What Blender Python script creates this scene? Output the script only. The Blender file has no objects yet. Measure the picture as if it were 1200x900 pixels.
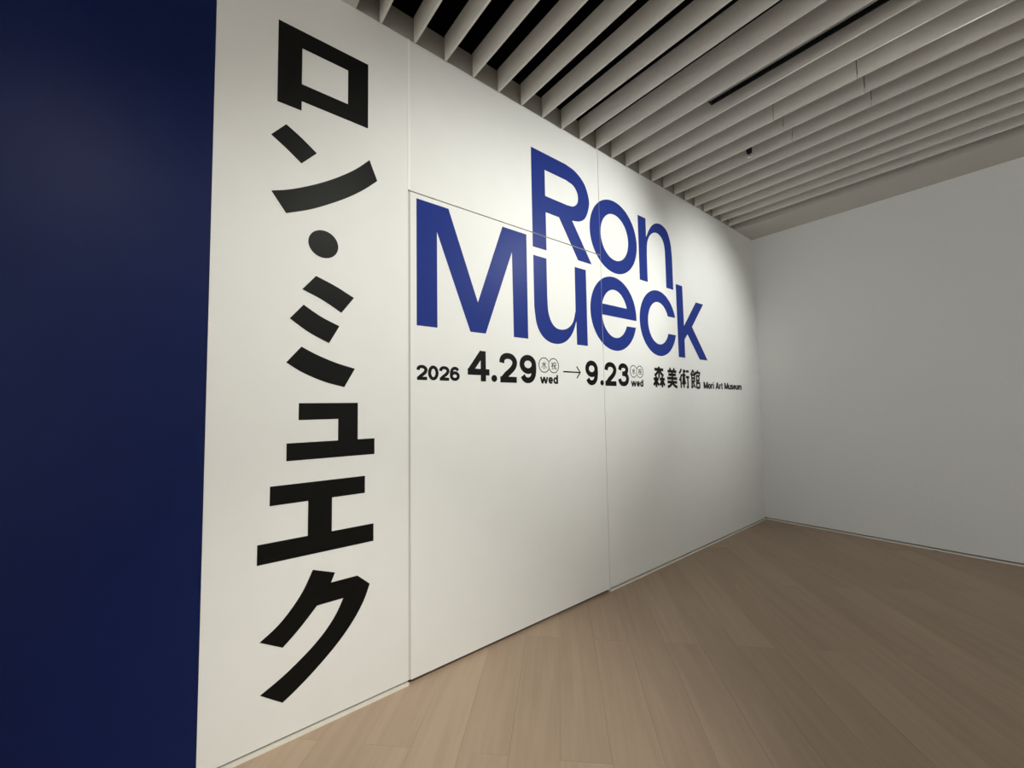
import bpy, bmesh, math, random
from mathutils import Vector, Matrix
from mathutils.geometry import tessellate_polygon

S = bpy.context.scene
COL = S.collection
random.seed(7)

# ------------------------------------------------------------------ camera
cam_d = bpy.data.cameras.new('camera')
cam = bpy.data.objects.new('camera', cam_d)
COL.objects.link(cam)
cam_d.sensor_fit = 'HORIZONTAL'
cam_d.sensor_width = 36.0
cam_d.lens = 475.77 / 1200.0 * 36.0
cam_d.clip_start = 0.02
yaw, pitch, roll = math.radians(51.574), math.radians(3.3213), math.radians(-0.9442)
fw = Vector((-math.sin(yaw) * math.cos(pitch), math.cos(yaw) * math.cos(pitch), math.sin(pitch)))
r0 = Vector((math.cos(yaw), math.sin(yaw), 0))
u0 = r0.cross(fw)
rt = r0 * math.cos(roll) + u0 * math.sin(roll)
up = -r0 * math.sin(roll) + u0 * math.cos(roll)
cam.matrix_world = Matrix(((rt.x, up.x, -fw.x, 2.1413), (rt.y, up.y, -fw.y, -5.8176),
                           (rt.z, up.z, -fw.z, 1.4814), (0, 0, 0, 1)))
S.camera = cam

# ------------------------------------------------------------------ world, exposure
W = bpy.data.worlds.new('world')
S.world = W
W.use_nodes = True
W.node_tree.nodes['Background'].inputs[0].default_value = (0.02, 0.02, 0.02, 1)
W.node_tree.nodes['Background'].inputs[1].default_value = 1.0
S.view_settings.view_transform = 'Standard'
S.view_settings.look = 'None'
S.view_settings.exposure = 0.0
S.view_settings.gamma = 1.0
S.view_settings.use_curve_mapping = False

# ------------------------------------------------------------------ lamps of the room: wall-washing spots along the ceiling, plus added fill spots
X_FAR, Y_FAR = 6.0, -10.0
WARM = (0.985, 0.985, 0.905)
NEUTRAL = (0.975, 1.0, 0.955)
COOL = (0.95, 1.0, 0.995)
def spot(loc, aim, watts, cone, blend, rad=0.05, col=WARM):
    d = bpy.data.lights.new('wash_or_fill_spot', 'SPOT')
    d.energy = watts
    d.color = col
    d.spot_size = math.radians(cone)
    d.spot_blend = blend
    d.shadow_soft_size = rad
    o = bpy.data.objects.new('wash_or_fill_spot', d)
    COL.objects.link(o)
    o.location = loc
    o.rotation_euler = (Vector(aim) - Vector(loc)).to_track_quat('-Z', 'Y').to_euler()
    return o
spot((2.35, -1.50, 3.60), (0, -1.42, 2.32), 215, 66, 1.0, col=NEUTRAL)
spot((2.35, -2.20, 3.60), (0, -3.45, 2.47), 285, 68, 1.0, col=NEUTRAL)
spot((2.50, -4.75, 3.60), (0, -4.40, 1.80), 135, 78, 1.0)
spot((2.60, -6.30, 3.60), (0.85, -5.25, 0.00), 340, 46, 1.0)
spot((2.60, -6.60, 3.60), (0, -5.95, 1.45), 65, 56, 1.0)
# added unseen fill spots: ambient light bounced off the rear and far side walls
for xx in (3.0, 4.2, 5.4):
    spot((xx, -7.3, 3.60), (xx, Y_FAR, 1.2), 480, 110, 1.0, col=COOL)
for yy in (-1.6, -3.6):
    spot((3.70, yy, 3.60), (X_FAR, yy, 1.5), 260, 100, 1.0, col=COOL)

# ------------------------------------------------------------------ helpers
def mat(name, color, rough=0.6, spec=0.5, noise=0.0, nscale=30.0, bump=0.0, bscale=400.0, coat=0.0):
    m = bpy.data.materials.new(name)
    m.use_nodes = True
    nt = m.node_tree
    b = nt.nodes['Principled BSDF']
    b.inputs['Base Color'].default_value = (*color, 1)
    b.inputs['Roughness'].default_value = rough
    b.inputs['Specular IOR Level'].default_value = spec
    b.inputs['Coat Weight'].default_value = coat
    if noise or bump:
        tc = nt.nodes.new('ShaderNodeTexCoord')
    if noise:
        n = nt.nodes.new('ShaderNodeTexNoise')
        n.inputs['Scale'].default_value = nscale
        n.inputs['Detail'].default_value = 5
        nt.links.new(tc.outputs['Object'], n.inputs['Vector'])
        mr = nt.nodes.new('ShaderNodeMapRange')
        mr.inputs['From Min'].default_value = 0.25
        mr.inputs['From Max'].default_value = 0.75
        mr.inputs['To Min'].default_value = 1 - noise
        mr.inputs['To Max'].default_value = 1 + noise
        nt.links.new(n.outputs['Fac'], mr.inputs['Value'])
        mx = nt.nodes.new('ShaderNodeVectorMath')
        mx.operation = 'SCALE'
        mx.inputs[0].default_value = color
        nt.links.new(mr.outputs['Result'], mx.inputs['Scale'])
        nt.links.new(mx.outputs['Vector'], b.inputs['Base Color'])
    if bump:
        n2 = nt.nodes.new('ShaderNodeTexNoise')
        n2.inputs['Scale'].default_value = bscale
        n2.inputs['Detail'].default_value = 3
        nt.links.new(tc.outputs['Object'], n2.inputs['Vector'])
        bp = nt.nodes.new('ShaderNodeBump')
        bp.inputs['Strength'].default_value = bump
        bp.inputs['Distance'].default_value = 0.001
        nt.links.new(n2.outputs['Fac'], bp.inputs['Height'])
        nt.links.new(bp.outputs['Normal'], b.inputs['Normal'])
    return m

def wood_mat():
    m = bpy.data.materials.new('oak_plank')
    m.use_nodes = True
    nt = m.node_tree
    N, Lk = nt.nodes, nt.links
    b = N['Principled BSDF']
    tc = N.new('ShaderNodeTexCoord')
    oi = N.new('ShaderNodeObjectInfo')
    mp = N.new('ShaderNodeMapping')
    mp.inputs['Rotation'].default_value = (0, 0, math.radians(-45))   # grain runs along the diagonal planks
    mp.inputs['Scale'].default_value = (1, 1, 1)
    Lk.new(tc.outputs['Object'], mp.inputs['Vector'])
    off = N.new('ShaderNodeVectorMath'); off.operation = 'ADD'
    sc = N.new('ShaderNodeVectorMath'); sc.operation = 'SCALE'
    sc.inputs[0].default_value = (31.0, 17.0, 5.0)
    Lk.new(oi.outputs['Random'], sc.inputs['Scale'])
    Lk.new(mp.outputs['Vector'], off.inputs[0])
    Lk.new(sc.outputs['Vector'], off.inputs[1])
    def grain(scx, scy, detail, dist):
        mm = N.new('ShaderNodeVectorMath'); mm.operation = 'MULTIPLY'
        mm.inputs[1].default_value = (scx, scy, 1)
        Lk.new(off.outputs['Vector'], mm.inputs[0])
        n = N.new('ShaderNodeTexNoise')
        n.inputs['Scale'].default_value = 1.0
        n.inputs['Detail'].default_value = detail
        n.inputs['Distortion'].default_value = dist
        Lk.new(mm.outputs['Vector'], n.inputs['Vector'])
        return n
    g1 = grain(26.0, 1.3, 6, 0.6)
    g2 = grain(160.0, 5.0, 3, 0.0)
    g3 = grain(5.0, 0.9, 2, 0.4)
    def mix(a, b_, fa, fb):
        x = N.new('ShaderNodeMath'); x.operation = 'MULTIPLY'; x.inputs[1].default_value = fa
        Lk.new(a, x.inputs[0])
        y = N.new('ShaderNodeMath'); y.operation = 'MULTIPLY_ADD'; y.inputs[1].default_value = fb
        Lk.new(b_, y.inputs[0]); Lk.new(x.outputs[0], y.inputs[2])
        return y.outputs[0]
    s1 = mix(g1.outputs['Fac'], g2.outputs['Fac'], 0.5, 0.2)
    s2 = mix(s1, g3.outputs['Fac'], 1.0, 0.3)
    s3 = mix(s2, oi.outputs['Random'], 0.8, 0.2)
    cr = N.new('ShaderNodeValToRGB')
    cr.color_ramp.elements[0].position = 0.25
    cr.color_ramp.elements[0].color = (0.365, 0.262, 0.184, 1)
    cr.color_ramp.elements[1].position = 0.78
    cr.color_ramp.elements[1].color = (0.500, 0.377, 0.276, 1)
    Lk.new(s3, cr.inputs['Fac'])
    Lk.new(cr.outputs['Color'], b.inputs['Base Color'])
    b.inputs['Roughness'].default_value = 0.5
    b.inputs['Specular IOR Level'].default_value = 0.35
    bp = N.new('ShaderNodeBump')
    bp.inputs['Strength'].default_value = 0.08
    bp.inputs['Distance'].default_value = 0.001
    Lk.new(g2.outputs['Fac'], bp.inputs['Height'])
    Lk.new(bp.outputs['Normal'], b.inputs['Normal'])
    return m

M_WALL = mat('white_wall_paint', (0.80, 0.795, 0.775), 0.55, 0.3, 0.012, 6, 0.05, 500)
M_BACK = mat('back_wall_paint', (0.79, 0.80, 0.795), 0.7, 0.25, 0.02, 60, 0.12, 260)
M_EDGE = mat('lit_edge_white', (0.93, 0.925, 0.90), 0.4)  # brighter than the wall paint: light on the joint's side face put into colour
M_SEAL = mat('grey_door_seal', (0.60, 0.59, 0.55), 0.6)
M_NAVY = mat('navy_wall_paint', (0.005, 0.0118, 0.072), 0.42, 0.13, 0.05, 8, 0.04, 500)
M_BLUE = mat('cobalt_vinyl', (0.020, 0.038, 0.215), 0.38, 0.05)
M_INK = mat('black_vinyl', (0.004, 0.004, 0.0033), 0.44, 0.15)
M_DARK = mat('dark_cavity', (0.02, 0.019, 0.018), 0.9, 0.1)
M_VOID = mat('black_plenum', (0.004, 0.004, 0.004), 0.95, 0.05)
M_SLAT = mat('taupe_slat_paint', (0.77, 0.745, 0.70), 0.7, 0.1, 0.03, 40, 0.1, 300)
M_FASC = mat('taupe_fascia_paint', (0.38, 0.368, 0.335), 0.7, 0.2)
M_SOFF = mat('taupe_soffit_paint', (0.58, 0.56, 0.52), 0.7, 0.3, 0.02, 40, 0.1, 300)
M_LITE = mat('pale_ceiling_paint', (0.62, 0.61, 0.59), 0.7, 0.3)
M_SKIRT = mat('cream_skirting', (0.80, 0.76, 0.69), 0.45)
M_TRACK = mat('black_track_metal', (0.006, 0.006, 0.006), 0.6, 0.2)
M_TRIM = mat('grey_track_edge', (0.22, 0.22, 0.21), 0.5)
M_STEEL = mat('bright_steel', (0.9, 0.89, 0.87), 0.35)
M_STEEL.node_tree.nodes['Principled BSDF'].inputs['Metallic'].default_value = 1.0
M_WOOD = wood_mat()

def add_box(bm, x0, x1, y0, y1, z0, z1):
    v = [bm.verts.new((x, y, z)) for x in (x0, x1) for y in (y0, y1) for z in (z0, z1)]
    for f in ((0, 1, 3, 2), (4, 6, 7, 5), (0, 4, 5, 1), (2, 3, 7, 6), (0, 2, 6, 4), (1, 5, 7, 3)):
        bm.faces.new([v[i] for i in f])

def obj(name, bm, m, parent=None, smooth=False):
    bmesh.ops.recalc_face_normals(bm, faces=bm.faces)
    me = bpy.data.meshes.new(name)
    bm.to_mesh(me)
    bm.free()
    if smooth:
        for p in me.polygons:
            p.use_smooth = True
    me.materials.append(m)
    o = bpy.data.objects.new(name, me)
    COL.objects.link(o)
    if parent:
        o.parent = parent
        o.matrix_parent_inverse = parent.matrix_world.inverted()
    return o

def box(name, x0, x1, y0, y1, z0, z1, m, parent=None, bevel=0.0):
    bm = bmesh.new()
    add_box(bm, x0, x1, y0, y1, z0, z1)
    if bevel:
        bmesh.ops.bevel(bm, geom=list(bm.edges), offset=bevel, segments=1, affect='EDGES')
    return obj(name, bm, m, parent)

def structure(o, label=None, cat=None):
    o['kind'] = 'structure'
    if label: o['label'] = label
    if cat: o['category'] = cat
    return o

def empty(name, loc, label, cat, group=None):
    o = bpy.data.objects.new(name, None)
    o.empty_display_size = 0.1
    o.location = loc
    COL.objects.link(o)
    bpy.context.view_layer.update()
    o['label'] = label
    o['category'] = cat
    if group: o['group'] = group
    return o

# ------------------------------------------------------------------ dimensions of the room (metres; corner of the two walls at 0,0)
H = 3.655            # underside of the slats
X1, Y0 = X_FAR, Y_FAR  # far side wall and rear wall
SKIRT, GAP = 0.014, 0.027
J1a, J1b = -4.861, -4.848      # joint between the fixed end panel and the sliding panel
J2a, J2b = -3.1535, -3.1485    # joint towards the corner
JZa, JZb = 2.739, 2.747        # joint over the sliding panel
NAVY = -5.766

# floor: dark bed and diagonal oak planks laid on it
floor = structure(box('floor', -0.1, X1 + 0.1, Y0 - 0.1, 0.1, -0.12, -0.015, M_DARK), 'diagonal pale oak plank floor', 'floor')
def clip(poly, ax, lim, keep_less):
    out = []
    for i, p in enumerate(poly):
        q = poly[(i + 1) % len(poly)]
        pin = (p[ax] <= lim) if keep_less else (p[ax] >= lim)
        qin = (q[ax] <= lim) if keep_less else (q[ax] >= lim)
        if pin: out.append(p)
        if pin != qin:
            t = (lim - p[ax]) / (q[ax] - p[ax])
            out.append((p[0] + (q[0] - p[0]) * t, p[1] + (q[1] - p[1]) * t))
    return out
R2 = math.sqrt(0.5)
PW, PL = 0.2165, 1.82
for k in range(-24, 32):
    s0 = -2.414 + PW * k
    t_off = -3.825 if k % 2 else -3.825 + PL * 0.5
    for j in range(-6, 7):
        t0 = t_off + PL * j
        g = 0.0004
        quad = [(s0 + g, t0 + g), (s0 + PW - g, t0 + g), (s0 + PW - g, t0 + PL - g), (s0 + g, t0 + PL - g)]
        poly = [((s - t) * R2, (s + t) * R2) for s, t in quad]
        for ax, lim, less in ((0, -0.03, False), (0, X1, True), (1, Y0, False), (1, 0.0, True)):
            poly = clip(poly, ax, lim, less)
            if len(poly) < 3: break
        if len(poly) < 3: continue
        area = abs(sum(poly[i][0] * poly[(i + 1) % len(poly)][1] - poly[(i + 1) % len(poly)][0] * poly[i][1] for i in range(len(poly)))) / 2
        if area < 0.004: continue
        bm = bmesh.new()
        a = [bm.verts.new((x, y, -0.015)) for x, y in poly]
        b = [bm.verts.new((x, y, 0.0)) for x, y in poly]
        bm.faces.new(b)
        bm.faces.new(a[::-1])
        for i in range(len(a)):
            n = (i + 1) % len(a)
            bm.faces.new((a[i], a[n], b[n], b[i]))
        obj('plank', bm, M_WOOD, floor)

# left wall: backing, three fixed white panels and the navy one
wl = structure(box('wall_left', -0.25, -0.045, Y0, 0.0, 0.0, 4.6, M_DARK), 'white panelled exhibition wall with a navy end', 'wall')
box('wall_panel', -0.045, 0, NAVY + 0.001, J1a, GAP, 3.662, M_WALL, wl)
box('wall_panel', -0.045, 0, J1b, J2a, JZb, 3.662, M_WALL, wl)
box('wall_panel', -0.045, 0, J2b, 0.0, GAP, 3.662, M_WALL, wl)
nv = box('wall_panel', -0.045, 0, Y0, NAVY - 0.001, GAP, 3.662, M_NAVY, wl)
nv['label'] = 'navy blue painted wall panel'
door = structure(box('door_1', -0.045, 0, J1b, J2a, 0.023, JZa, M_WALL), 'tall white flush sliding panel set in the wall', 'door')
box('seal', -0.040, -0.006, J1a + 0.003, J1b, 0.023, JZa, M_SEAL, door)
box('lit_edge_strip', -0.040, 0.003, J1a, J1b - 0.0015, JZb, 3.662, M_EDGE, wl)  # added strip, its lighter colour stands in for the panel's lit side face

structure(box('baseboard_left', -0.045, 0.004, Y0, J1a, 0.0, SKIRT, M_SKIRT))
structure(box('baseboard_left', -0.045, 0.004, J2b, 0.0, 0.0, SKIRT, M_SKIRT))
# back wall, side wall, rear wall
structure(box('wall_back', -0.25, X1, 0.0, 0.2, GAP, 4.6, M_BACK), 'plain pale grey end wall', 'wall')
structure(box('baseboard_back', 0.0, X1, -0.004, 0.04, 0.0, SKIRT, M_SKIRT))
structure(box('wall_right', X1, X1 + 0.2, Y0, 0.2, 0.0, 4.6, M_WALL))
structure(box('wall_rear', -0.25, X1 + 0.2, Y0 - 0.2, Y0, 0.0, 4.6, M_WALL))

# ceiling: black void, taupe slats hung below it, flat margin along the end wall
ceil = structure(box('ceiling', -0.25, X1 + 0.2, Y0 - 0.2, 0.2, 4.6, 4.75, M_VOID), 'black ceiling void behind hanging taupe slats', 'ceiling')
SD, ST, SP = 0.160, 0.014, 0.2062
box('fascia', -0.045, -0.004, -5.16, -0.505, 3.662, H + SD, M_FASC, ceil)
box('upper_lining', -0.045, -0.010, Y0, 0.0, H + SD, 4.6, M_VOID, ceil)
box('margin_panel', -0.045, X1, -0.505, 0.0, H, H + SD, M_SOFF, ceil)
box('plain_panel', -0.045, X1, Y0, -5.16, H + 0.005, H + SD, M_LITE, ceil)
def slat_mesh(x0, x1):
    bm = bmesh.new()
    add_box(bm, x0, x1, -ST / 2, ST / 2, 0, SD)
    bmesh.ops.bevel(bm, geom=list(bm.edges), offset=0.0012, segments=1, affect='EDGES')
    bmesh.ops.recalc_face_normals(bm, faces=bm.faces)
    me = bpy.data.meshes.new('slat')
    bm.to_mesh(me)
    bm.free()
    me.materials.append(M_SLAT)
    return me
me_full = slat_mesh(0.007, X1)
me_cut = [slat_mesh(0.007, 1.058), slat_mesh(1.063, 1.559), slat_mesh(1.564, X1)]
for k in range(-1, 21):
    y = -0.901 - SP * k
    for me in (me_cut if k in (5, 6, 7) else [me_full]):
        o = bpy.data.objects.new('slat', me)
        COL.objects.link(o)
        o.parent = ceil
        o.location = (0, y, H)

# ------------------------------------------------------------------ lighting track beside one slat
ty = -0.901 - SP * 10
tr = empty('light_track', (0.845, ty + 0.03, H), 'black lighting track running along a ceiling slat', 'light track')
bm = bmesh.new()
ya, yb = ty + ST / 2 + 0.004, ty + ST / 2 + 0.062
xa, xb = 0.845, 3.6
add_box(bm, xa, xb, ya + 0.003, ya + 0.011, H - 0.004, H + 0.03)
add_box(bm, xa, xb, yb - 0.008, yb, H - 0.004, H + 0.03)
add_box(bm, xa, xb, ya + 0.003, yb, H + 0.010, H + 0.034)
add_box(bm, xa, xa + 0.012, ya + 0.003, yb, H - 0.004, H + 0.03)
obj('channel', bm, M_TRACK, tr)
box('edge_strip', xa, xb, ya - 0.004, ya + 0.003, H - 0.006, H + 0.03, M_TRIM, tr)
bm = bmesh.new()
for yy in (ya + 0.014, yb - 0.014):
    add_box(bm, xa + 0.012, xb, yy - 0.0015, yy + 0.0015, H + 0.001, H + 0.007)
obj('conductor', bm, M_TRACK, tr)

# ------------------------------------------------------------------ sprinkler head in the gap between two slats
def lathe(bm, cx, cy, prof, n=20):
    rings = []
    for r, z in prof:
        rings.append([bm.verts.new((cx + r * math.cos(2 * math.pi * i / n), cy + r * math.sin(2 * math.pi * i / n), z)) for i in range(n)])
    for a, b in zip(rings, rings[1:]):
        for i in range(n):
            bm.faces.new((a[i], a[(i + 1) % n], b[(i + 1) % n], b[i]))
    bm.faces.new(rings[0][::-1])
    bm.faces.new(rings[-1])
sx, sy, sz = 0.770, -2.050, H - 0.030
sp = empty('sprinkler_head', (sx, sy, sz), 'small black and steel sprinkler head between ceiling slats', 'sprinkler')
bm = bmesh.new()
lathe(bm, sx, sy, [(0.010, 4.6), (0.010, sz + 0.085), (0.021, sz + 0.083), (0.023, sz + 0.07), (0.020, sz + 0.035), (0.012, sz + 0.026)])
obj('housing', bm, M_TRACK, sp, True)
bm = bmesh.new()
for a in (0, math.pi):
    add_box(bm, sx + 0.011 * math.cos(a) - 0.002, sx + 0.011 * math.cos(a) + 0.002, sy - 0.002, sy + 0.002, sz + 0.002, sz + 0.027)
lathe(bm, sx, sy, [(0.003, sz + 0.027), (0.004, sz + 0.012), (0.003, sz + 0.002)], 10)
lathe(bm, sx, sy, [(0.015, sz + 0.002), (0.016, sz - 0.001), (0.006, sz - 0.004)], 16)
obj('deflector', bm, M_STEEL, sp)

# ------------------------------------------------------------------ lettering (outlines in wall coordinates y, z; a third 1 marks a smooth point)
def smooth_outline(pts, n=7):
    out = []
    N = len(pts)
    for i in range(N):
        p1, p2 = pts[i], pts[(i + 1) % N]
        c1, c2 = len(p1) > 2, len(p2) > 2
        out.append((p1[0], p1[1]))
        if not (c1 or c2): continue
        p0 = pts[(i - 1) % N] if c1 else (2 * p1[0] - p2[0], 2 * p1[1] - p2[1])
        p3 = pts[(i + 2) % N] if c2 else (2 * p2[0] - p1[0], 2 * p2[1] - p1[1])
        for s in range(1, n):
            t = s / n
            out.append(tuple(0.5 * (2 * p1[a] + (p2[a] - p0[a]) * t + (2 * p0[a] - 5 * p1[a] + 4 * p2[a] - p3[a]) * t * t
                                    + (3 * p1[a] - p0[a] - 3 * p2[a] + p3[a]) * t ** 3) for a in (0, 1)))
    return out
def arc(cx, cy, rx, ry, a0, a1, n=40):
    return [(cx + rx * math.cos(math.radians(a0 + (a1 - a0) * i / n)), cy + ry * math.sin(math.radians(a0 + (a1 - a0) * i / n))) for i in range(n + 1)]
def ring(cx, cy, rx, ry, n=56):
    return arc(cx, cy, rx, ry, 0, 360 - 360 / n, n - 1)

FZ = 0.0003   # back of the vinyl film, just off the wall
def cut_joints(bm):
    for co, no in (((0, J1a, 0), (0, 1, 0)), ((0, J2a, 0), (0, 1, 0)), ((0, J2b, 0), (0, 1, 0)), ((0, 0, JZa), (0, 0, 1)), ((0, 0, JZb), (0, 0, 1))):
        bmesh.ops.bisect_plane(bm, geom=list(bm.verts) + list(bm.edges) + list(bm.faces), dist=1e-6, plane_co=co, plane_no=no)
    kill = []
    for f in bm.faces:
        c = f.calc_center_median()
        if J2a < c.y < J2b or (JZa < c.z < JZb and J1a < c.y < J2b): kill.append(f)
    if kill: bmesh.ops.delete(bm, geom=kill, context='FACES')
def film(name, bm, m, parent, thick=0.0008):
    bmesh.ops.remove_doubles(bm, verts=bm.verts, dist=1e-6)
    cut_joints(bm)
    bmesh.ops.recalc_face_normals(bm, faces=bm.faces)
    for f in bm.faces:
        if f.normal.x < 0: f.normal_flip()
    r = bmesh.ops.extrude_face_region(bm, geom=list(bm.faces), use_keep_orig=True)
    for v in [g for g in r['geom'] if isinstance(g, bmesh.types.BMVert)]:
        v.co.x += thick
    return obj(name, bm, m, parent)
def fill(bm, contours, x=FZ):
    vl = [[Vector((p[0], p[1], 0)) for p in c] for c in contours]
    flat = [v for c in vl for v in c]
    bv = [bm.verts.new((x, v.x, v.y)) for v in flat]
    for t in tessellate_polygon(vl):
        try: bm.faces.new([bv[i] for i in t])
        except ValueError: pass
def letter(contour_sets, m, parent, label, name='letter'):
    bm = bmesh.new()
    for cs in contour_sets: fill(bm, cs)
    o = film(name, bm, m, parent)
    o['label'] = label
    return o

T = (1,)
sm = lambda *p: [q + T for q in p]
title = empty('wall_title', (0.0, -3.2, 1.95), 'huge cobalt blue roman lettering in two lines on white wall', 'lettering')
b0, b1 = 2.640, 1.962
letter([[smooth_outline([(-3.907, 3.385), (-3.545, 3.385)] + sm((-3.432, 3.363), (-3.330, 3.295), (-3.280, 3.185), (-3.287, 3.100), (-3.330, 3.012), (-3.395, 2.966))
        + [(-3.487, 2.946), (-3.266, b0), (-3.428, b0), (-3.632, 2.932), (-3.772, 2.932), (-3.772, b0), (-3.907, b0)]),
        smooth_outline([(-3.774, 3.257), (-3.545, 3.257)] + sm((-3.462, 3.238), (-3.416, 3.185), (-3.417, 3.115), (-3.466, 3.068)) + [(-3.540, 3.056), (-3.774, 3.056)])]],
       M_BLUE, title, 'blue capital R')
letter([[ring(-2.953, 2.948, 0.326, 0.322), ring(-2.949, 2.945, 0.192, 0.205)]], M_BLUE, title, 'blue small o')
letter([[smooth_outline([(-2.596, 3.252), (-2.471, 3.252), (-2.471, 3.070)] + sm((-2.412, 3.162), (-2.347, 3.225), (-2.272, 3.258), (-2.184, 3.262), (-2.096, 3.219), (-2.040, 3.105))
        + [(-2.023, 2.960), (-2.023, b0), (-2.150, b0), (-2.150, 2.920)] + sm((-2.157, 3.046), (-2.195, 3.122), (-2.266, 3.157), (-2.340, 3.147), (-2.412, 3.097), (-2.457, 3.015))
        + [(-2.469, 2.900), (-2.469, b0), (-2.596, b0)])]], M_BLUE, title, 'blue small n')
letter([[[(-4.809, 2.711), (-4.597, 2.711), (-4.387, 2.157), (-4.180, 2.711), (-3.967, 2.711), (-3.967, b1), (-4.096, b1), (-4.100, 2.555),
          (-4.329, b1), (-4.446, b1), (-4.677, 2.545), (-4.677, b1), (-4.809, b1)]]], M_BLUE, title, 'blue capital M')
letter([[smooth_outline([(-3.904, 2.578), (-3.775, 2.578), (-3.775, 2.300)] + sm((-3.767, 2.180), (-3.733, 2.103), (-3.683, 2.067), (-3.623, 2.063), (-3.561, 2.083), (-3.505, 2.135))
        + [(-3.473, 2.225), (-3.471, 2.578), (-3.341, 2.578), (-3.341, b1), (-3.466, b1), (-3.467, 2.150)] + sm((-3.498, 2.074), (-3.548, 2.008), (-3.611, 1.966), (-3.687, 1.949), (-3.766, 1.959), (-3.836, 2.000), (-3.884, 2.078))
        + [(-3.904, 2.200)])]], M_BLUE, title, 'blue small u')
letter([[arc(-2.984, 2.269, 0.313, 0.319, -4.7, 344, 60) + arc(-2.978, 2.269, 0.178, 0.208, -25.8, -172.8, 30),
         arc(-2.978, 2.269, 0.178, 0.208, 18.8, 161.2, 30)]], M_BLUE, title, 'blue small e')
letter([[arc(-2.308, 2.267, 0.312, 0.317, 16.1, 343.8, 60) + arc(-2.308, 2.267, 0.180, 0.205, -25, -335, 50)]], M_BLUE, title, 'blue small c')
letter([[[(-1.973, 2.709), (-1.847, 2.709), (-1.843, 2.292), (-1.578, 2.578), (-1.418, 2.578), (-1.680, 2.301), (-1.370, b1), (-1.543, b1),
          (-1.780, 2.212), (-1.843, 2.150), (-1.843, b1), (-1.968, b1)]]], M_BLUE, title, 'blue small k')

kat = empty('katakana_title', (0.0, -5.3, 0.18), 'tall vertical column of big black katakana on white wall', 'lettering')
letter([[[(-5.524, 3.377), (-5.092, 3.377), (-5.092, 3.013), (-5.419, 3.013), (-5.419, 2.964), (-5.524, 2.964)],
         [(-5.419, 3.288), (-5.198, 3.288), (-5.198, 3.101), (-5.419, 3.101)]]], M_INK, kat, 'black square katakana ro')
letter([[smooth_outline([(-5.547, 2.789), (-5.484, 2.866), (-5.416, 2.824, 1), (-5.347, 2.773), (-5.416, 2.695), (-5.483, 2.746, 1)])],
        [smooth_outline([(-5.542, 2.517)] + sm((-5.480, 2.541), (-5.411, 2.576), (-5.331, 2.624), (-5.246, 2.684), (-5.157, 2.759)) + [(-5.083, 2.838), (-5.040, 2.735)]
                        + sm((-5.114, 2.661), (-5.197, 2.592), (-5.292, 2.526), (-5.381, 2.472)) + [(-5.479, 2.426)])]], M_INK, kat, 'black katakana n of a short and a long stroke')
letter([[ring(-5.311, 2.315, 0.070, 0.070, 40)]], M_INK, kat, 'round black middle dot', 'middle_dot')
letter([[smooth_outline([(-5.405, 2.070), (-5.344, 2.147), (-5.252, 2.111, 1), (-5.161, 2.065), (-5.223, 1.978), (-5.312, 2.030, 1)])],
        [smooth_outline([(-5.457, 1.921), (-5.398, 1.995), (-5.320, 1.947, 1), (-5.232, 1.908), (-5.281, 1.817), (-5.374, 1.863, 1)])],
        [smooth_outline([(-5.469, 1.710), (-5.405, 1.790)] + sm((-5.335, 1.755), (-5.248, 1.721)) + [(-5.154, 1.695), (-5.206, 1.599)] + sm((-5.301, 1.624), (-5.397, 1.665)))]],
       M_INK, kat, 'black katakana mi of three slanted strokes')
letter([[[(-5.413, 1.519), (-5.138, 1.519), (-5.138, 1.332), (-5.051, 1.332), (-5.051, 1.250), (-5.462, 1.250), (-5.462, 1.332), (-5.234, 1.332), (-5.234, 1.439), (-5.413, 1.439)]]],
       M_INK, kat, 'smaller black katakana yu')
letter([[[(-5.526, 1.142), (-5.100, 1.142), (-5.100, 1.055), (-5.260, 1.055), (-5.260, 0.892), (-5.055, 0.892), (-5.055, 0.803), (-5.571, 0.803), (-5.571, 0.892),
          (-5.367, 0.892), (-5.367, 1.055), (-5.526, 1.055)]]], M_INK, kat, 'black katakana e of two bars and a post')
letter([[smooth_outline([(-5.343, 0.729), (-5.243, 0.691), (-5.261, 0.648), (-5.135, 0.648), (-5.073, 0.591)] + sm((-5.101, 0.521), (-5.143, 0.451), (-5.202, 0.379), (-5.271, 0.314), (-5.346, 0.254), (-5.409, 0.210))
        + [(-5.462, 0.178), (-5.550, 0.246)] + sm((-5.471, 0.286), (-5.402, 0.330), (-5.337, 0.379), (-5.281, 0.433), (-5.236, 0.493)) + [(-5.203, 0.558), (-5.323, 0.558)]
        + sm((-5.371, 0.505), (-5.418, 0.458)) + [(-5.465, 0.417), (-5.555, 0.471)] + sm((-5.491, 0.515), (-5.437, 0.570), (-5.385, 0.642)))]], M_INK, kat, 'black katakana ku with two sweeping strokes')

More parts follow.
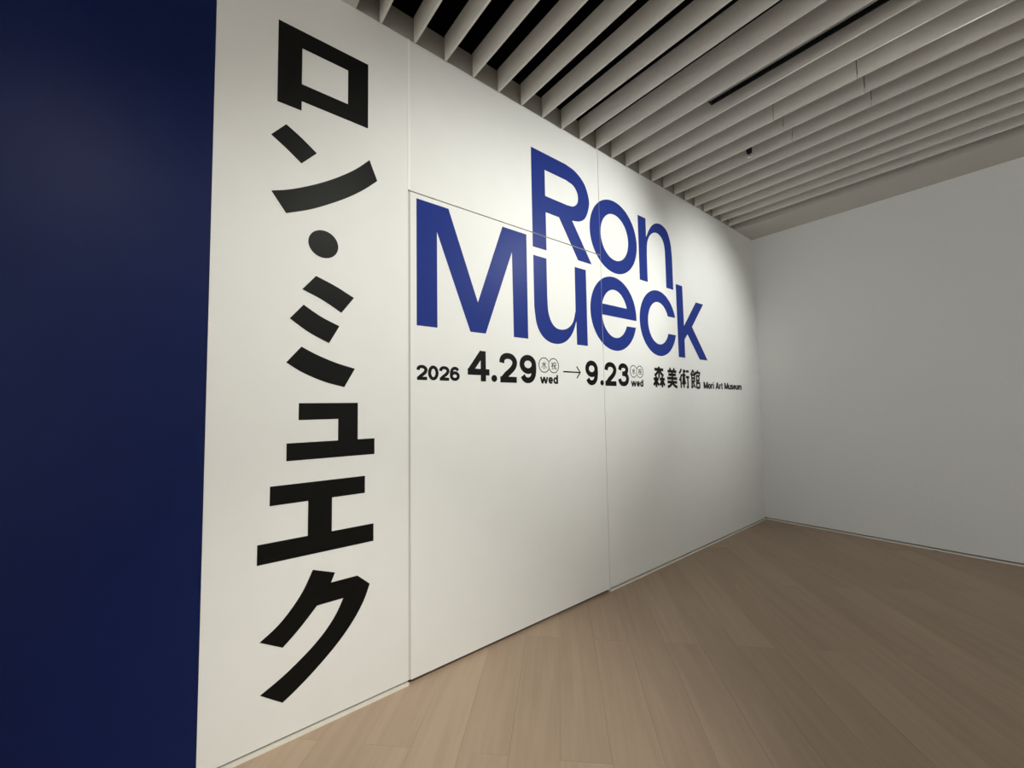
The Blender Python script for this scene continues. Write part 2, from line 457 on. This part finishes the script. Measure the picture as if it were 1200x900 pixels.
# small lettering: every glyph drawn as strokes of even width on a grid (height 1 = cap height)
def spline(pts, n=6):
    out = []
    for i in range(len(pts) - 1):
        p1, p2 = pts[i], pts[i + 1]
        p0 = pts[i - 1] if i else (2 * p1[0] - p2[0], 2 * p1[1] - p2[1])
        p3 = pts[i + 2] if i + 2 < len(pts) else (2 * p2[0] - p1[0], 2 * p2[1] - p1[1])
        for s in range(n):
            t = s / n
            out.append(tuple(0.5 * (2 * p1[a] + (p2[a] - p0[a]) * t + (2 * p0[a] - 5 * p1[a] + 4 * p2[a] - p3[a]) * t * t
                                    + (3 * p1[a] - p0[a] - 3 * p2[a] + p3[a]) * t ** 3) for a in (0, 1)))
    return out + [pts[-1]]
def loop(cx, cy, rx, ry, a0=0, a1=360, n=28):
    return arc(cx, cy, rx, ry, a0, a1, n)
def ribbon(bm, pts, w, M):
    """one stroke of width w (grid units) along pts, mapped to the wall by M"""
    P = [Vector(p) for p in pts]
    P = [p for i, p in enumerate(P) if i == 0 or (p - P[i - 1]).length > 1e-5]
    closed = (P[0] - P[-1]).length < 1e-4
    if closed: P = P[:-1]
    n = len(P)
    L, R = [], []
    for i in range(n):
        a = (P[i] - P[i - 1]).normalized() if (i or closed) else None
        b = (P[(i + 1) % n] - P[i]).normalized() if (i < n - 1 or closed) else None
        a = a or b
        b = b or a
        na, nb = Vector((-a.y, a.x)), Vector((-b.y, b.x))
        m = (na + nb).normalized()
        k = w / 2 / max(0.45, m.dot(na))
        L.append(bm.verts.new(M(P[i] + m * k)))
        R.append(bm.verts.new(M(P[i] - m * k)))
    for i in range(n if closed else n - 1):
        j = (i + 1) % n
        bm.faces.new((L[i], R[i], R[j], L[j]))
NINE = [loop(.37, .665, .270, .240), spline([(.64, .665), (.645, .50), (.61, .29), (.52, .15), (.37, .092), (.22, .13), (.125, .25)])]
ROUND = loop(.30, .36, .205, .275)
GLY = {   # character: advance, strokes
 '0': (.74, [loop(.37, .5, .270, .410)]),
 '2': (.74, [spline([(.098, .66), (.125, .79), (.22, .88), (.37, .908), (.53, .87), (.635, .76), (.645, .64), (.58, .51), (.45, .385), (.28, .25), (.13, .09)]), [(.03, .09), (.73, .09)]]),
 '3': (.74, [spline([(.11, .70), (.15, .82), (.25, .89), (.37, .908), (.51, .875), (.60, .79), (.60, .69), (.54, .60), (.42, .55), (.28, .545)]),
             spline([(.28, .545), (.46, .53), (.59, .46), (.645, .34), (.60, .2), (.5, .12), (.36, .092), (.22, .12), (.13, .2), (.095, .31)])]),
 '4': (.85, [[(.605, 0), (.605, 1)], [(0, .305), (.85, .305)], [(.575, .96), (.075, .30)]]),
 '6': (.74, [[(.74 - x, 1 - y) for x, y in st] for st in NINE]),
 '9': (.74, NINE),
 'w': (1.02, [[(.07, .72), (.29, .0)], [(.29, .0), (.51, .72)], [(.51, .72), (.73, .0)], [(.73, .0), (.95, .72)]]),
 'e': (.60, [loop(.30, .36, .205, .275, 0, 325), [(.10, .36), (.58, .36)]]),
 'd': (.64, [ROUND, [(.53, 0), (.53, 1.0)]]),
 'M': (.92, [[(.09, 0), (.09, 1)], [(.10, .96), (.46, .05)], [(.46, .05), (.82, .96)], [(.83, 0), (.83, 1)]]),
 'A': (.80, [[(.07, 0), (.40, .98)], [(.40, .98), (.73, 0)], [(.18, .28), (.62, .28)]]),
 'o': (.60, [ROUND]),
 'r': (.40, [[(.09, 0), (.09, .72)], spline([(.09, .40), (.15, .58), (.26, .64), (.38, .64)])]),
 'i': (.22, [[(.11, 0), (.11, .72)], [(.11, .84), (.11, 1.0)]]),
 't': (.40, [spline([(.16, .92), (.16, .30), (.20, .12), (.37, .08)]), [(.0, .65), (.36, .65)]]),
 'u': (.62, [[(.53, 0), (.53, .72)], spline([(.09, .72), (.09, .30), (.15, .13), (.30, .08), (.45, .15), (.53, .32)])]),
 'm': (.92, [[(.09, 0), (.09, .72)], spline([(.09, .42), (.16, .58), (.28, .64), (.40, .58), (.46, .42)]), [(.46, .44), (.46, 0)],
             spline([(.46, .42), (.53, .58), (.65, .64), (.77, .58), (.83, .42)]), [(.83, .44), (.83, 0)]]),
 's': (.54, [spline([(.46, .52), (.40, .61), (.27, .645), (.14, .60), (.10, .50), (.17, .41), (.30, .36), (.43, .30), (.46, .21), (.40, .11), (.27, .075), (.13, .11), (.075, .22)])]),
 ' ': (.30, []),
}
# kanji on a grid of 100 x 100, y up
def tree(x, y, w, h):
    return [[(x, y + h * .74), (x + w, y + h * .74)], [(x + w / 2, y), (x + w / 2, y + h)], [(x + w * .47, y + h * .72), (x + w * .24, y + h * .38), (x, y + h * .18)],
            [(x + w * .53, y + h * .72), (x + w * .76, y + h * .38), (x + w, y + h * .18)]]
KAN = {
 '森': (9.5, tree(12, 46, 76, 54) + tree(2, 0, 44, 54) + tree(54, 0, 44, 54)),
 '美': (9.5, [[(30, 99), (36, 84)], [(70, 99), (64, 84)], [(10, 82), (90, 82)], [(16, 65), (84, 65)], [(5, 47), (95, 47)], [(50, 84), (50, 30)], [(6, 28), (94, 28)],
             [(50, 30), (42, 18), (28, 9), (6, 3)], [(50, 28), (60, 17), (76, 8), (95, 3)]]),
 '術': (8.5, [[(24, 99), (15, 86), (3, 75)], [(25, 70), (16, 54), (2, 38)], [(17, 50), (17, 0)], [(30, 68), (64, 68)], [(46, 97), (46, 2)], [(54, 93), (62, 82)],
             [(41, 62), (39, 40), (30, 18)], [(51, 60), (54, 40), (62, 20)], [(70, 88), (98, 88)], [(68, 58), (100, 58)], [(86, 56), (86, 5), (74, 5)]]),
 '館': (8.0, [[(24, 99), (16, 84), (2, 70)], [(26, 97), (36, 84), (48, 74)], [(14, 72), (40, 72)], [(13, 72), (13, 4)], [(41, 72), (41, 36)], [(13, 54), (41, 54)], [(13, 37), (42, 37)], [(4, 4), (28, 12)], [(24, 32), (34, 20), (48, 4)],
             [(75, 99), (75, 86)], [(54, 72), (54, 85), (96, 85), (96, 72)], [(62, 70), (62, 0)], [(62, 68), (88, 68), (88, 42)], [(62, 43), (88, 43)], [(62, 30), (93, 30), (93, 3)], [(62, 4), (93, 4)]]),
 '水': (8.5, [[(50, 98), (50, 2), (36, 6)], [(6, 70), (38, 70), (26, 38), (4, 16)], [(90, 84), (62, 60)], [(56, 66), (72, 34), (96, 10)]]),
 '祝': (8.5, [[(22, 99), (22, 84)], [(4, 78), (40, 78), (24, 54), (2, 36)], [(24, 52), (24, 0)], [(28, 54), (42, 40)], [(54, 92), (54, 52), (90, 52), (90, 92), (54, 92)],
             [(62, 52), (58, 22), (42, 2)], [(78, 52), (78, 10), (82, 5), (96, 6), (98, 22)]]),
}
def typed(text, y0, y1, z0, z1, parent, name, label, w=0.205, top=1.0, x_pad=0.0):
    """a word of stroke glyphs set between y0 and y1; z0 is the baseline and z1 the height of top"""
    strokes, x = [], 0.0
    for ch in text:
        adv, st = GLY[ch]
        strokes += [[(px + x, py) for px, py in s] for s in st]
        x += adv + 0.07
    x -= 0.07
    ky, kz = (y1 - y0) / x, (z1 - z0) / top
    bm = bmesh.new()
    for i, s in enumerate(strokes):
        ribbon(bm, s, w, lambda p: (FZ + i * 5e-5, y0 + p.x * ky, z0 + p.y * kz))
    o = film(name, bm, M_INK, parent)
    o['label'] = label
    return o
def kanji(ch, y0, y1, z0, z1, parent, name, label, heavier=1.0):
    w, st = KAN[ch]
    bm = bmesh.new()
    for i, s in enumerate(st):
        ribbon(bm, s, w * heavier, lambda p: (FZ + i * 5e-5, y0 + p.x / 100 * (y1 - y0), z0 + p.y / 100 * (z1 - z0)))
    o = film(name, bm, M_INK, parent)
    o['label'] = label
    return o
def stroke(bm, p, q, w):
    lift = len(bm.verts) * 2e-5
    ribbon(bm, [p, q], w, lambda v: (FZ + lift, v.x, v.y))

date = empty('date_line', (0.0, -3.7, 1.65), 'small black line of dates under the big blue letters', 'lettering')
BL, CP = 1.651, 1.846
typed('2026', -4.811, -4.528, 1.650, 1.733, date, 'year', 'year 2026', 0.225)
typed('4', -4.469, -4.304, BL, CP, date, 'numeral', 'numeral 4')
letter([[ring(-4.266, 1.673, 0.023, 0.023, 24)]], M_INK, date, 'full stop', 'full_stop')
typed('2', -4.223, -4.075, BL, CP, date, 'numeral', 'numeral 2')
typed('9', -4.049, -3.899, BL, CP, date, 'numeral', 'numeral 9')
typed('wed', -3.861, -3.683, BL, 1.716, date, 'weekday', 'weekday wed', 0.21)
typed('9', -3.377, -3.228, BL, CP, date, 'numeral', 'numeral 9')
letter([[ring(-3.178, 1.672, 0.022, 0.022, 24)]], M_INK, date, 'full stop', 'full_stop')
typed('2', -3.141, -2.988, BL, CP, date, 'numeral', 'numeral 2')
typed('3', -2.962, -2.813, BL, CP, date, 'numeral', 'numeral 3')
typed('wed', -2.781, -2.599, BL, 1.716, date, 'weekday', 'weekday wed', 0.21)
for c0 in (-3.820, -2.741):
    for i, ch in enumerate('水祝'):
        cy = c0 + i * 0.095
        bm = bmesh.new()
        if i == 0:      # the right ring overlaps the left one, which stays open behind it
            fill(bm, [arc(cy, 1.784, 0.0535, 0.0555, 31, 329, 48) + arc(cy, 1.784, 0.0475, 0.0495, 329, 31, 48)])
        else:
            fill(bm, [ring(cy, 1.784, 0.0535, 0.0555), ring(cy, 1.784, 0.0475, 0.0495)])
        o = film('day_circle', bm, M_INK, date)
        o['label'] = 'thin circle around a small character'
        kanji(ch, cy - 0.027, cy + 0.027, 1.757, 1.811, date, 'day_character', 'small character in a circle')
bm = bmesh.new()
stroke(bm, (-3.626, 1.745), (-3.440, 1.745), 0.010)
stroke(bm, (-3.478, 1.790), (-3.437, 1.744), 0.010)
stroke(bm, (-3.478, 1.700), (-3.437, 1.746), 0.010)
o = film('arrow', bm, M_INK, date)
o['label'] = 'thin arrow between the two dates'

ven = empty('venue_line', (0.0, -1.5, 1.65), 'small black kanji and roman venue name near corner', 'lettering')
for ch, a, b in (('森', -2.435, -2.240), ('美', -2.207, -2.008), ('術', -1.978, -1.784), ('館', -1.754, -1.556)):
    kanji(ch, a, b, 1.650, 1.846, ven, 'kanji', 'bold black kanji', 1.5)
word, adv = 'Mori Art Museum', 0.07
k = (1.482 - 0.545) / (sum(GLY[c][0] + adv for c in word) - adv)
yy = -1.482
for ch in word:
    if ch != ' ':
        typed(ch, yy, yy + GLY[ch][0] * k, 1.652, 1.726, ven, 'letter', 'small black roman letter', 0.24)
    yy += (GLY[ch][0] + adv) * k
